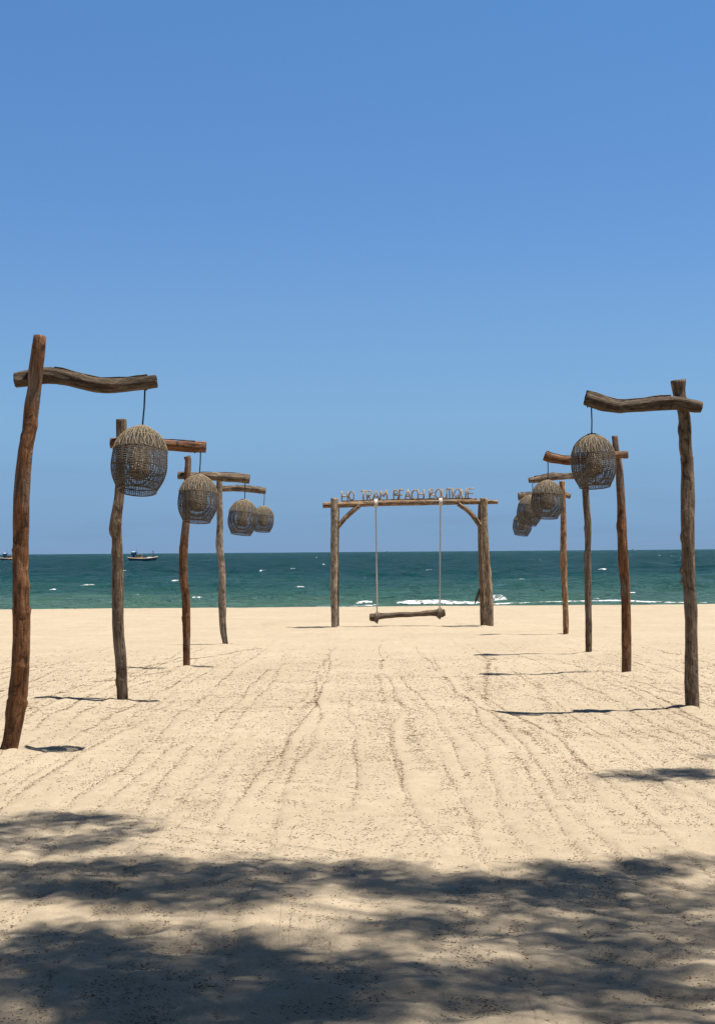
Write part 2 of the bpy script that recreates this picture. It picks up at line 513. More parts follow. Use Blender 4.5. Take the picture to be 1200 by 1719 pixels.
def foam_patch(vs, fs, cx, cy, lx, ly, h, seed, thr=.0):
    nx = max(8, int(lx / .18)); ny = max(5, int(ly / .16))
    nx = min(nx, 160); ny = min(ny, 26)
    a = np.linspace(-1, 1, nx); c = np.linspace(-1, 1, ny)
    Aa, Cc = np.meshgrid(a, c, indexing='ij')
    X = cx + Aa * lx / 2; ly = ly * K
    Y = cy + Cc * ly / 2 + .25 * ly * perlin(X * .35, X * 0 + seed * .7, seed)
    env = (1 - Aa ** 2) * (1 - Cc ** 2)
    nz = perlin(X * .55, Y * .8, seed) + .6 * perlin(X * 1.6, Y * 1.9, seed + 1) + .35 * perlin(X * 4, Y * 4, seed + 2)
    q = env * 1.15 + nz * .85 - .48 - thr
    Z = SEA_Z + wave_h(X, Y) + np.clip(q, -.35, .9) * h + .015
    n0 = sum(len(v) for v in vs)
    idx = np.arange(nx * ny).reshape(nx, ny) + n0
    Q = np.stack([idx[:-1, :-1], idx[1:, :-1], idx[1:, 1:], idx[:-1, 1:]], -1).reshape(-1, 4)
    keep = (q[:-1, :-1] + q[1:, 1:] > -.05).ravel()
    vs.append(np.stack([X, Y, Z], -1).reshape(-1, 3)); fs.append(Q[keep])

def build_foam():
    vs, fs = [], []
    spots = [(150, 986, 30), (293, 978, 16), (697, 990, 30), (668, 996, 20), (1125, 995, 30), (1010, 957, 14), (868, 977, 18), (950, 948, 10), (1060, 1000, 20),
             (352, 940, 8), (128, 960, 8), (540, 955, 12), (612, 972, 9), (760, 946, 12), (862, 937, 12), (1130, 926 + 8, 14), (720, 958, 12), (905, 940, 8),
             (440, 962, 10), (505, 985, 14), (925, 957, 22), (330, 1005, 22), (1180, 972, 12), (90, 995, 12), (230, 1002, 14), (820, 998, 26), (1000, 1004, 18)]
    for i, (px, py, w) in enumerate(spots):
        p = on_sea(px, py)
        L = w * p.y / F
        foam_patch(vs, fs, p.x, p.y, L * 1.3, max(.35, min(1.1, L * .25)) * (1 + p.y / 300 / K), .08 + .0003 * p.y / K, 300 + i * 7, .12)
    for i in range(22):
        y = 60 * math.exp(RNG.uniform(0, 2.4)); x = RNG.uniform(-.5, .5) * y; yk = y * K
        L = RNG.uniform(.3, 1.1) * (1 + y / 300)
        foam_patch(vs, fs, x, yk, L, .35 + y / 600, .06 + .0003 * y, 900 + i * 5, .1)
    o = link('whitecap_foam', np_mesh('whitecap_foam', np.concatenate(vs), np.concatenate(fs)), FOAM)
    tag(o, 'scattered white caps flecking the teal sea', kind='stuff')
    # wash breaking along the waterline
    vs, fs = [], []
    for i, (p0, p1, yy, dp, h) in enumerate([(45, 140, 1021, 2.4, .10), (665, 805, 1013, 3.0, .14), (826, 850, 1004, 2.0, .16), (150, 640, 1020, .9, .05), (800, 1200, 1014, .8, .05), (-60, 60, 1023, 1.0, .06), (595, 625, 1010, 1.2, .14)]):
        a = on_sea(p0, yy); b = on_sea(p1, yy)
        foam_patch(vs, fs, (a.x + b.x) / 2, (a.y + b.y) / 2, abs(b.x - a.x), dp, h, 500 + i * 9, -.25)
    o = link('shore_foam', np_mesh('shore_foam', np.concatenate(vs), np.concatenate(fs)), FOAM)
    tag(o, 'white wash breaking along the waterline', kind='stuff')
build_foam()

# ------------------------------------------------------------------ rough logs
def log(name, P, R, parent, color, seed, sides=22, step=.03, knots=(), steps=(), rough=.095, cracks=8, flare=0.0):
    pts, rad = catmull(P, R, step)
    rnd = random.Random(seed)
    n = len(pts)
    cum = [0.0]
    for i in range(1, n): cum.append(cum[-1] + (pts[i] - pts[i-1]).length)
    total = cum[-1]
    ck = [(rnd.uniform(0, 2 * math.pi), rnd.uniform(-.1, .8) * total, rnd.uniform(.15, .55) * total, rnd.uniform(.06, .16)) for _ in range(cracks)]
    vs = []; gr = []; fs = []
    t0 = (pts[1] - pts[0]).normalized()
    ref = Vector((0, 1, 0)) if abs(t0.y) < .8 else Vector((0, 0, 1))
    for i, p in enumerate(pts):
        t = (pts[min(i+1, n-1)] - pts[max(i-1, 0)]).normalized()
        a = (ref - t * ref.dot(t)).normalized(); b = t.cross(a); ref = a
        v = cum[i]
        for k in range(sides):
            an = 2 * math.pi * k / sides
            ca, sa = math.cos(an), math.sin(an)
            q = Vector((ca * 1.1 + seed * 3.1, sa * 1.1, v * 1.6))
            d = rough * mnoise.noise(q) * 1.6 + rough * .7 * mnoise.noise(Vector((ca * 3 + seed, sa * 3, v * 5)))
            d += rough * .5 * mnoise.noise(Vector((ca * 7, sa * 7 + seed, v * 2.5)))
            for (c, v0, ln, dp) in ck:
                if v0 < v < v0 + ln:
                    da = abs((an + .25 * math.sin(v * 3 + c) - c + math.pi) % (2 * math.pi) - math.pi)
                    if da < .3: d -= dp * (1 - da / .3) * min(1, 6 * (v - v0) / ln, 6 * (v0 + ln - v) / ln)
            for (kv, ka, ks, kh) in knots:
                dv = (v - kv * total) / ks
                da = ((an - ka + math.pi) % (2 * math.pi) - math.pi) * rad[i] / ks
                e = dv * dv + da * da
                if e < 6: d += 1.5 * kh / rad[i] * (math.exp(-e) - .55 * math.exp(-e * 5))
            for (sv, sh) in steps:
                w = v - sv * total + .02 * math.sin(an * 2 + sv * 20)
                if abs(w) < .10: d += (.55 + .6 * math.sin(an * 1.5 + sv * 31)) * sh * (math.exp(-((w - .03) / .03) ** 2) - math.exp(-((w + .005) / .012) ** 2))
            r = rad[i] * (1 + d)
            vs.append(p + (a * ca + b * sa) * r)
            gr.append((ca * rad[i] + seed * .37, sa * rad[i], v))
    for i in range(n - 1):
        for k in range(sides):
            l = (k + 1) % sides
            fs.append((i*sides+k, i*sides+l, (i+1)*sides+l, (i+1)*sides+k))
    # ragged sawn ends: an inner ring and a centre
    for e, sg in ((0, -1), (n - 1, 1)):
        t = (pts[1] - pts[0]).normalized() if e == 0 else (pts[-1] - pts[-2]).normalized()
        base = len(vs)
        for k in range(sides):
            o = vs[e*sides+k]
            vs.append(pts[e] + (o - pts[e]) * .82 + t * sg * (.002 + .006 * mnoise.noise(o * 30)))
            gr.append((gr[e*sides+k][0] * .7, gr[e*sides+k][1] * .7, cum[e] + .3 * k))
        vs.append(pts[e] + t * sg * .003); gr.append((0, 0, cum[e]))
        for k in range(sides):
            l = (k + 1) % sides
            q = (e*sides+k, e*sides+l, base+l, base+k)
            tr = (base+k, base+l, base+sides)
            fs.append(q[::-1] if sg < 0 else q); fs.append(tr[::-1] if sg < 0 else tr)
    me = bpy.data.meshes.new(name)
    me.from_pydata([tuple(v) for v in vs], [], fs)
    me.polygons.foreach_set('use_smooth', np.ones(len(fs), dtype=bool))
    at_ = me.attributes.new('grain', 'FLOAT_VECTOR', 'POINT')
    at_.data.foreach_set('vector', np.array(gr, dtype=np.float32).ravel())
    me.update()
    o = link(name, me, WOOD, None, color)
    if parent is not None:
        o.parent = parent
        o.matrix_parent_inverse = parent.matrix_world.inverted()
    return o

def adopt(o, parent):
    o.parent = parent; o.matrix_parent_inverse = parent.matrix_world.inverted(); return o

# ------------------------------------------------------------------ woven lantern
H_L = 0.605
PROF = [(0, .012), (.012, .055), (.04, .11), (.085, .165), (.14, .205), (.22, .238), (.31, .246), (.38, .250), (.45, .240), (.51, .220), (.56, .192), (.605, .168)]
def prof(z):
    for (a, ra), (b, rb) in zip(PROF, PROF[1:]):
        if z <= b:
            return ra + (rb - ra) * (z - a) / (b - a)
    return PROF[-1][1]
def smooth_prof(z):
    return sum(prof(min(max(z + d, 0), H_L)) for d in (-.02, -.01, 0, .01, .02)) / 5

def weave(nrib, ndiag, zs, r_of, z0, z1, rc, twist, ring_r, seg=22, zj=0.0):
    V, Fc = [], []
    cnt = 0
    def add_tubes(C, R):            # C (n, m, 3) polylines, square section canes
        nonlocal cnt
        n, m, _ = C.shape
        T = np.gradient(C, axis=1); T /= np.linalg.norm(T, axis=2, keepdims=True) + 1e-9
        nr = C.copy(); nr[..., 2] = 0; nr /= np.linalg.norm(nr, axis=2, keepdims=True) + 1e-9
        A = nr - T * np.sum(nr * T, 2, keepdims=True); A /= np.linalg.norm(A, axis=2, keepdims=True) + 1e-9
        B = np.cross(T, A)
        ring = np.stack([C + A * R * .7, C + B * R * 1.3, C - A * R * .7, C - B * R * 1.3], 2)
        V.append(ring.reshape(-1, 3))
        idx = np.arange(n * m * 4).reshape(n, m, 4) + cnt
        nx = np.roll(idx, -1, axis=2)
        Fc.append(np.stack([idx[:, :-1], nx[:, :-1], nx[:, 1:], idx[:, 1:]], -1).reshape(-1, 4))
        cnt += n * m * 4
    z = z0 + (z1 - z0) * np.linspace(0, 1, seg)
    r = np.array([r_of(q) for q in z])
    for (n, tw, off) in ((nrib, 0, 0), (ndiag, twist, .003), (ndiag, -twist, -.003)):
        if n == 0: continue
        a0 = np.linspace(0, 2 * math.pi, n, endpoint=False)[:, None] + (.1 if tw else 0)
        a = a0 + tw * np.linspace(0, 1, seg)[None, :] + .012 * RNG.standard_normal((n, 1))
        zz = z0 + (z1 + zj * RNG.random((n, 1)) ** 1.5 - z0) * np.linspace(0, 1, seg)[None, :]
        rr = np.interp(zz, np.linspace(0, H_L, 200), [r_of(q_) for q_ in np.linspace(0, H_L, 200)]) + off
        add_tubes(np.stack([rr * np.cos(a), rr * np.sin(a), -zz], -1), rc)
    for i, q in enumerate(zs):
        a = np.linspace(0, 2 * math.pi, 49)
        rr = r_of(q) + .0018 * np.sin(a * 12 + math.pi * i)
        zz = -q + .0012 * np.sin(a * 2 + i * .3)
        C = np.stack([rr * np.cos(a), rr * np.sin(a), zz], -1)[None]
        add_tubes(C, ring_r * RNG.uniform(.85, 1.2))
    return np.concatenate(V), np.concatenate(Fc)

def lantern_meshes():
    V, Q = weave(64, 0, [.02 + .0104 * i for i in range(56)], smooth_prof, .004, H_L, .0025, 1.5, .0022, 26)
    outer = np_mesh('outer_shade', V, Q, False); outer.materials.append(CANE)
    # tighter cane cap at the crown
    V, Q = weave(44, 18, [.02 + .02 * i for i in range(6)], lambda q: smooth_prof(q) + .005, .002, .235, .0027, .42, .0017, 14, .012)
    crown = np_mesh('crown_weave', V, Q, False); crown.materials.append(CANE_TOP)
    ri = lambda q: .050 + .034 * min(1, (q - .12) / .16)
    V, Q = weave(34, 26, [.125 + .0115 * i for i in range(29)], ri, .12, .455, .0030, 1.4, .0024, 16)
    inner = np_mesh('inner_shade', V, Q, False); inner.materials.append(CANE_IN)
    m = MB()
    for z, rr in ((H_L, .0065), (.545, .0045), (.245, .0035), (.40, .003)):
        m.tube([(smooth_prof(z) * math.cos(a), smooth_prof(z) * math.sin(a), -z) for a in np.linspace(0, 2 * math.pi, 40, endpoint=False)], rr, 6, True)
    hoop = m.mesh('hoop'); hoop.materials.append(plain('dark_cane', (.10, .07, .045), .7, 30, .3))
    m = MB()
    m.tube([(.085 * math.cos(a), .085 * math.sin(a), -.457) for a in np.linspace(0, 2 * math.pi, 30, endpoint=False)], .006, 6, True)
    ih = m.mesh('inner_hoop'); ih.materials.append(hoop.materials[0])
    m = MB()
    m.tube([(0, 0, .01), (0, 0, -.10), (0, 0, -.17)], [.012, .018, .020], 10)
    sock = m.mesh('socket'); sock.materials.append(CABLE)
    m = MB()
    m.tube([(0, 0, -.171), (0, 0, -.19), (0, 0, -.22), (0, 0, -.25), (0, 0, -.27), (0, 0, -.278)], [.014, .020, .030, .031, .020, .006], 12)
    g, t, b = new_mat('bulb_glass'); b.inputs['Base Color'].default_value = (.8, .8, .76, 1); b.inputs['Roughness'].default_value = .15
    nn = noise_n(t, t.nodes.new('ShaderNodeTexCoord').outputs['Object'], 20); t.links.new(ramp(t, nn.outputs[0], [(.3, (.72, .72, .68)), (.7, (.82, .82, .78))]).outputs[0], b.inputs['Base Color'])
    bulb = m.mesh('bulb'); bulb.materials.append(g)
    return [('outer_shade', outer, 'stuff'), ('crown_weave', crown, 'stuff'), ('inner_shade', inner, 'stuff'), ('hoop', hoop, None), ('inner_hoop', ih, None), ('socket', sock, None), ('bulb', bulb, None)]
LANTERN = lantern_meshes()

def lantern(cord_top, lan_top, Y, tilt_cam, tilt_side, spin, label):
    a = at(*cord_top, Y); b = at(*lan_top, Y)
    L = (a - b).length
    root = empty('woven_lantern', b, label, 'lantern', 'woven lanterns hanging from the log lamp posts')
    ax = (a - b).normalized()
    # the basket swings a little in the sea breeze
    root.matrix_world = Matrix.Translation(b) @ Matrix.Rotation(tilt_side, 4, 'Y') @ Matrix.Rotation(tilt_cam, 4, 'X') @ Matrix.Rotation(spin, 4, 'Z')
    for nm, me, kind in LANTERN:
        o = link(nm, me, None, root)
        if kind: o['kind'] = kind
    m = MB()
    mid = (a + b) / 2 + Vector((.004, 0, 0))
    m.tube([a + Vector((0, 0, .03)), mid, b - ax * .005], .0075, 8)
    adopt(m.build('cord', CABLE), root)
    return root

# ------------------------------------------------------------------ lamp posts
def lamp_post(name, label, post_px, arm_px, Y, front, color, acolor, seed, knots=(), steps=(), aknots=(), rough=.10, cable_at=None):
    base = at((post_px[-1][1] + post_px[-1][2]) / 2, post_px[-1][0], Y)
    root = empty(name, (base.x, Y, gz(Y)), label, 'lamp post', 'driftwood lamp posts lining the sand')
    rnd = random.Random(seed)
    P, R = [], []
    k = Y / F
    for i, (py, xl, xr) in enumerate(post_px):
        p = at((xl + xr) / 2, py, Y)
        w = .02 * math.sin(i * 1.3 + seed) if 0 < i < len(post_px) - 1 else 0
        P.append(p + Vector((0, w, 0))); R.append((xr - xl) / 2 * k)
    P.append(P[-1] + (P[-1] - P[-2]).normalized() * .35); R.append(R[-1] * 1.05)
    log('post', P, R, root, color, seed, knots=knots, steps=steps, rough=rough)
    # crossarm lies against the post, front or back
    post_r = R[1]
    AP, AR = [], []
    for (px, yt, yb) in arm_px:
        r = (yb - yt) / 2 * k
        AR.append(r)
        AP.append((px, (yt + yb) / 2))
    dy = (post_r + max(AR)) * .80 * (-1 if front else 1)
    AP = [at(px, py, Y + dy) for px, py in AP]
    log('crossarm', AP, AR, root, acolor, seed + 50, knots=aknots, rough=.13, step=.022, sides=26, cracks=12)
    # cable lying along the top of the crossarm, then down the post
    pts, rad = catmull(AP, AR, .12)
    cab = []
    left = AP[0].x > root.location.x and True
    tip_first = abs(pts[0].x - root.location.x) > abs(pts[-1].x - root.location.x)
    if not tip_first: pts = pts[::-1]; rad = rad[::-1]
    for i, (p, r) in enumerate(zip(pts, rad)):
        if i == 0:
            continue
        if abs(p.x - root.location.x) < .09 + abs(P[2].x - root.location.x) * (1 if abs(p.x - P[2].x) < .09 else 0) or (p.x - P[2].x) * (pts[0].x - P[2].x) < 0:
            break
        lift = r * (1.02 + .10 * abs(math.sin(i * 1.1 + seed)))
        cab.append(p + Vector((0, -.01, lift)))
    m = MB()
    first = pts[1] + Vector((0, -rad[1] * .9, 0))
    cab = [pts[1] + Vector((0, 0, -rad[1] * 1.1)), pts[1] + Vector((0, rad[1] * 1.12, 0)), pts[1] + Vector((0, rad[1] * .4, rad[1] * 1.08))] + cab
    m.tube(cab, .008, 6)
    adopt(m.build('cable', CABLE), root)
    # a turn of the cable bound round the joint of post and arm
    jt = None
    best = 9e9
    for p in pts:
        if abs(p.x - root.location.x) < best: best = abs(p.x - root.location.x); jt = p
    return root, Y, dy

RED = (.165, .078, .036); GREYB = (.155, .118, .086); ORANGE = (.165, .078, .034); GREY = (.26, .215, .175); DARK = (.082, .060, .042)

PX = {
 'L1': dict(post=[(565, 56, 79), (590, 53, 78), (622, 47.5, 74), (650, 46, 70), (680, 41, 67), (730, 36, 61), (765, 31, 56), (827, 24.5, 51), (890, 22, 49), (940, 21, 49), (977, 23, 50), (1034, 23, 52.5), (1107, 19, 50.6), (1161, 15, 47), (1207, 10, 40), (1261, 1, 29)],
            arm=[(26, 626, 651), (50, 622, 648), (78, 617, 644), (107, 620, 647.5), (140, 629, 654), (170, 635, 660), (200, 635, 660), (230, 632.5, 656), (263, 628, 651)], hor=931),
 'L2': dict(post=[(704, 195, 213.4), (739, 196, 212.6), (790, 194, 211), (832, 192, 209), (855, 188.6, 207.5), (878.6, 184.7, 205.6), (902, 187.6, 206), (948, 189, 207.5), (977, 189, 208), (1053, 189, 209), (1107, 193.6, 213.5), (1176, 196.6, 215.4)],
            arm=[(186, 734, 751.5), (205, 735, 753), (240, 736, 755), (276, 738, 757), (309, 740, 759), (345.7, 742, 760)], hor=930),
 'L3': dict(post=[(766, 308.7, 320), (775, 311, 321.6), (798, 309.5, 321), (835, 308, 320.5), (871, 307, 319), (909.6, 303, 316), (948, 301, 314.7), (987, 303, 318), (996, 304.7, 319), (1053, 306.6, 320), (1122, 308, 320)],
            arm=[(299, 792, 805), (325, 793, 805), (364, 793.5, 807.5), (395, 794.5, 809), (419, 797, 812)], hor=929),
 'L4': dict(post=[(798, 364, 374), (845, 363, 374), (876, 364, 374.6), (915, 362.5, 374.6), (930, 365, 376), (974, 368, 379), (1015, 367, 379.5), (1053, 369, 380), (1082, 374, 383)],
            arm=[(356, 815, 825), (373, 815, 825), (407.6, 815, 825.6), (446, 819, 829.5)], hor=928),
 'R1': dict(post=[(638, 1124, 1150), (662, 1129.5, 1151), (692, 1136, 1156.5), (719, 1138.5, 1159), (749, 1139, 1161), (776, 1143, 1164), (830, 1142, 1165), (881, 1141, 1164), (938, 1143.6, 1165), (1005, 1147.5, 1169.6), (1075, 1149, 1171), (1145, 1149, 1172), (1191, 1150, 1173)],
            arm=[(982, 657, 681), (990, 658, 684), (1008, 663, 690), (1026, 669.5, 692.6), (1050, 672, 693), (1080, 669, 691), (1110, 665, 689), (1140, 665, 687.5), (1164, 671, 692), (1176.6, 675, 693)], hor=922),
 'R2': dict(post=[(732, 1026, 1036.5), (755, 1028, 1039), (776, 1032, 1044), (800, 1033.5, 1047), (845, 1035, 1049), (890, 1035, 1051.5), (938, 1036.5, 1053.6), (987.5, 1042, 1057), (1040, 1043, 1059), (1090, 1042.5, 1058.5), (1129, 1042.5, 1058.6)],
            arm=[(914, 756, 773), (924, 760, 776), (939, 764, 778), (955.5, 766, 780), (990, 765, 779), (1029, 758, 770), (1053, 757, 770)], hor=923),
 'R3': dict(post=[(786, 976, 988), (812, 976.5, 988), (848, 978, 989), (881, 980, 992), (920, 981.6, 991.5), (935, 980, 992), (1005, 981, 992.5), (1050, 981.5, 993), (1096, 982, 993)],
            arm=[(887, 801.5, 811), (906, 798.5, 810.5), (927, 794, 807.5), (942, 795.5, 806), (956.4, 794.6, 804.5), (996, 793, 803)], hor=923),
 'R4': dict(post=[(808, 938, 947.4), (830, 939, 948.6), (875, 940, 950), (935, 940, 951), (987.5, 942, 952), (1040, 944, 953.6), (1066, 945, 954)],
            arm=[(869.4, 827, 840), (879, 827, 839), (892.5, 826, 834.5), (920, 825, 833.5), (943.5, 825, 833.6), (957, 828.5, 837.5)], hor=923),
}
POSTS = [
 ('L1', 'nearest left log lamp post, reddish brown, leaning, with wavy crossarm', False, RED, DARK, 3,
  [(.2, 1.6, .05, .012), (.55, 2.2, .06, .014), (.83, 4.4, .05, .012)], [(.22, .10), (.46, .12), (.60, .16), (.72, .16), (.80, .12), (.9, .1)], [(.45, 2, .05, .01)]),
 ('L2', 'second log lamp post on the left, grey brown with a knobbly bulge midway', False, GREYB, RED, 5,
  [(.36, 4.4, .05, .022), (.37, 5.3, .04, .02), (.43, 4.0, .04, .018), (.85, 4.2, .05, .018)], [(.33, .07)], []),
 ('L3', 'third log lamp post on the left, orange brown and slightly bowed', False, ORANGE, GREYB, 8,
  [(.4, 4.5, .05, .012), (.7, 5, .05, .012)], [(.68, .08)], []),
 ('L4', 'farthest left log lamp post, pale grey and crooked', False, GREY, GREYB, 11,
  [(.16, 4.4, .05, .022), (.42, 5.2, .05, .025), (.62, 4.2, .05, .018)], [], []),
 ('R1', 'nearest right log lamp post, cracked grey brown, crossarm curling up at its tip', True, GREYB, DARK, 14,
  [(.14, 4.8, .05, .02), (.44, 4.1, .05, .02), (.53, 5.0, .035, .03), (.56, 4.9, .035, .026)], [(.22, .06)], [(.3, 4, .05, .012), (.75, 1, .05, .012)]),
 ('R2', 'second log lamp post on the right, orange brown with a slanted top', True, ORANGE, RED, 17,
  [(.35, 4.6, .05, .012), (.6, 5.2, .05, .012)], [(.5, .05)], []),
 ('R3', 'third log lamp post on the right, slim and grey brown, behind the nearest lantern', True, GREYB, GREYB, 20,
  [(.3, 4.6, .05, .014)], [], [(.3, 1, .05, .02)]),
 ('R4', 'farthest right log lamp post, thin and brown, nearest the swing', False, (.33, .19, .10), GREYB, 23, [(.5, 4.7, .05, .012)], [], []),
]
DEPTH = {}
DYS = {}
for key, label, front, c, ac, seed, kn, st, ak in POSTS:
    d = PX[key]
    b = d['post'][-1]
    g = ground((b[1] + b[2]) / 2, b[0])
    DEPTH[key] = g.y
    _, _, DYS[key] = lamp_post('lamp_post', label, d['post'], d['arm'], g.y, front, c, ac, seed, kn, st, ak)

R_ = math.radians
LANS = [
 ('L1', (244, 652), (239.5, 715), -13, 3, 'nearest left woven lantern, largest in view, tilted to show its open bottom'),
 ('L2', (337, 758), (335, 796), -7, 3, 'second woven lantern on the left, hanging before an orange brown post'),
 ('L3', (411.5, 808), (411, 838), -6, 6, 'third woven lantern on the left, overlapping the farthest left one'),
 ('L4', (444, 827), (443, 849), -6, 3, 'farthest left woven lantern, partly behind the third'),
 ('R1', (992, 685), (992.5, 728), -6, -2, 'nearest right woven lantern, hanging under the curled crossarm tip'),
 ('R2', (919, 773), (919, 805), -5, 3, 'second woven lantern on the right, overlapping a smaller one'),
 ('R3', (893.5, 810), (893, 830), -5, 10, 'third woven lantern on the right, half hidden by the second'),
 ('R4', (880, 838), (879, 860), -5, 8, 'farthest right woven lantern, smallest and lowest of the right row'),
]
for i, (k, ct, lt, tc, ts, label) in enumerate(LANS):
    lantern(ct, lt, DEPTH[k] + DYS[k], R_(tc), R_(ts), i * .7, label)

# ------------------------------------------------------------------ swing frame
SY = ground(561.5, 1054).y
def pxlog(name, pts, Y, parent, color, seed, bury=0.0, dy=0, **kw):
    """pts: (px, py, width_px)"""
    P = [at(x, y, Y + dy) for x, y, w in pts]
    Rr = [w / 2 * Y / F for x, y, w in pts]
    if bury:
        P.append(P[-1] + (P[-1] - P[-2]).normalized() * bury); Rr.append(Rr[-1])
    return log(name, P, Rr, parent, color, seed, step=.05, **kw)

fr = empty('swing_arch', (at(690, 1053, SY).x, SY, gz(SY)), 'tall driftwood swing arch with two braces by the shore', 'arch')
SWC = (.32, .27, .215)
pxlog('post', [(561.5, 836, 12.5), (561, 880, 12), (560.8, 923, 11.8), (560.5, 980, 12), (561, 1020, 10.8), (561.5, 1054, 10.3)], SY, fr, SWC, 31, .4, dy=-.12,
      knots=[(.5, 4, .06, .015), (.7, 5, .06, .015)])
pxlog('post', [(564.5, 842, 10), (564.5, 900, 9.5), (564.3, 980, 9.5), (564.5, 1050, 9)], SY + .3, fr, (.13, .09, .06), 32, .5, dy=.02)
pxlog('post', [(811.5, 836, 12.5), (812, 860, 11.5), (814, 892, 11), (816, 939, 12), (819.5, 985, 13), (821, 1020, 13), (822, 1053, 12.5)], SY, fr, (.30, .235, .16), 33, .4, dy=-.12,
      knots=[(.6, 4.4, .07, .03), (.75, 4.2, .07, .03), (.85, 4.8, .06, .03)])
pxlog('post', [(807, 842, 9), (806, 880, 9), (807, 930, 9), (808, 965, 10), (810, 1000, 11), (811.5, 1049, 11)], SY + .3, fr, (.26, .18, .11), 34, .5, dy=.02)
pxlog('beam', [(542, 848, 10), (570, 847.5, 10), (602, 846, 10), (637, 845, 9.8), (672, 844, 9.7), (710, 843.5, 9.6), (746, 843, 9.5), (790, 842.6, 9), (835, 842.8, 7)], SY, fr, (.24, .165, .105), 35, dy=.10, rough=.06)
pxlog('brace', [(603, 849, 8), (585, 864, 8), (566, 886, 8)], SY, fr, (.22, .16, .105), 36, dy=.06)
pxlog('brace', [(769, 846, 8), (788, 860, 8.5), (806, 883, 8.5)], SY, fr, (.22, .16, .105), 37, dy=.06)
m = MB()
m.tube([at(806, 985, SY + .35), at(802, 998, SY + .3), at(799, 1006, SY + .28), at(796, 1015, SY + .25)], [.02, .045, .05, .006], 7)
adopt(m.build('broken_stub', BARK), fr)

# swing
YS_ = SY + .10
sw = empty('swing', at(684, 1033, YS_), 'long log swing seat hung on two pale ropes', 'swing')
pxlog('seat', [(620.3, 1035.5, 10.5), (628, 1035.5, 11.5), (645, 1034, 9.5), (670, 1032, 9), (695, 1031, 8.5), (720, 1029.5, 9.5), (738, 1028.5, 11.5), (746.7, 1027.5, 10)], YS_, sw, (.115, .085, .06), 41, rough=.16, cracks=8,
      knots=[(.05, 4.5, .08, .04), (.94, 4.5, .08, .04), (.3, 3.5, .07, .02)])
for (xt, yt, xb, yb, hw) in ((630.7, 845.5, 633, 1035.5, 13), (739, 843.2, 738, 1028.5, 13)):
    m = MB()
    a = at(xt, yt, YS_); b = at(xb, yb, YS_)
    # three strands laid round one another
    n = 130
    for s in range(3):
        pts = []
        for i in range(n):
            t = i / (n - 1)
            an = t * 90 + s * 2.094
            c = a.lerp(b, t)
            pts.append(c + Vector((.012 * math.cos(an), .012 * math.sin(an), 0)))
        m.tube(pts, .0125, 5)
    rope = adopt(m.build('rope', ROPE), sw)
    m = MB()
    k = SY / F
    for dx in (-.035, 0, .035):
        m.tube([a + Vector((dx, .115 * math.cos(q), .115 * math.sin(q))) for q in np.linspace(0, 2 * math.pi, 18, endpoint=False)], .02, 6, True)
    adopt(m.build('beam_hitch', ROPE), sw)
    m = MB()
    for dx in (-.05, -.01, .035):
        m.tube([b + Vector((dx + .02 * math.sin(q), .14 * math.cos(q), .145 * math.sin(q) - .005)) for q in np.linspace(0, 2 * math.pi, 18, endpoint=False)], .02, 6, True)
    m.tube([b + Vector((0, -.10, -.10)), b + Vector((-.02, -.13, -.17)), b + Vector((.01, -.10, -.20))], [.03, .035, .012], 6)
    adopt(m.build('seat_knot', KNOT), sw)

# twig lettering
def arc(cx, cy, rx, ry, a0, a1, n=10):
    return [(cx + rx * math.cos(math.radians(a0 + (a1 - a0) * i / n)), cy + ry * math.sin(math.radians(a0 + (a1 - a0) * i / n))) for i in range(n + 1)]
GL = {
 'H': [[(0, 0), (0, 1)], [(1, 0), (1, 1)], [(0, .5), (1, .5)]],
 'O': [[(.5, 0), (.05, .3), (.0, .65), (.4, 1), (.8, .95), (1, .6), (.9, .2), (.5, 0)]],
 'T': [[(0, 1), (1, 1)], [(.5, 0), (.5, 1)]],
 'R': [[(0, 0), (0, 1)], [(0, 1), (.75, .95), (.9, .75), (.7, .55), (0, .48)], [(.25, .5), (1, 0)]],
 'A': [[(0, 0), (.5, 1)], [(.5, 1), (1, 0)], [(.2, .35), (.82, .35)]],
 'M': [[(0, 0), (.1, 1)], [(.1, 1), (.5, .35)], [(.5, .35), (.9, 1)], [(.9, 1), (1, 0)]],
 'B': [[(0, 0), (0, 1)], [(0, 1), (.75, .92), (.8, .66), (0, .52)], [(0, .52), (.95, .4), (.9, .1), (0, 0)]],
 'E': [[(0, 0), (0, 1)], [(0, 1), (1, 1)], [(0, .52), (.8, .52)], [(0, 0), (1, 0)]],
 'C': [[(1, .9), (.6, 1), (.15, .8), (0, .5), (.15, .15), (.6, 0), (1, .12)]],
 'U': [[(0, 1), (.05, .25), (.4, 0), (.75, .1)], [(1, 1), (.95, 0)]],
 'I': [[(.5, 0), (.5, 1)]],
 'Q': [[(.5, 0), (.05, .3), (.0, .65), (.4, 1), (.8, .95), (1, .6), (.9, .2), (.5, 0)], [(.55, .35), (1, -.08)]],
}
LET = [('H', 135, 173), ('O', 181, 217), ('T', 262, 300), ('R', 304, 338), ('A', 343, 385), ('M', 390, 437), ('B', 484, 514), ('E', 519, 548), ('A', 557, 598), ('C', 604, 636), ('H', 644, 684),
       ('B', 723, 757), ('O', 762, 800), ('U', 806, 838), ('T', 838, 874), ('I', 872, 884), ('Q', 890, 930), ('U', 936, 966), ('E', 981, 1022)]
SGY = SY + .10
sg = empty('letter_sign', at(685, 838.5, SGY), 'twig letters reading HO TRAM BEACH BOUTIQUE standing on the swing beam', 'sign')
m = MB()
m.tube([at(574, 841.8, SGY), at(630, 840.2, SGY), at(690, 838.4, SGY), at(745, 837.6, SGY), at(800, 837.3, SGY)], [.022, .026, .026, .026, .02], 7)
adopt(m.build('base_rail', BARK), sg)
rl = random.Random(4)
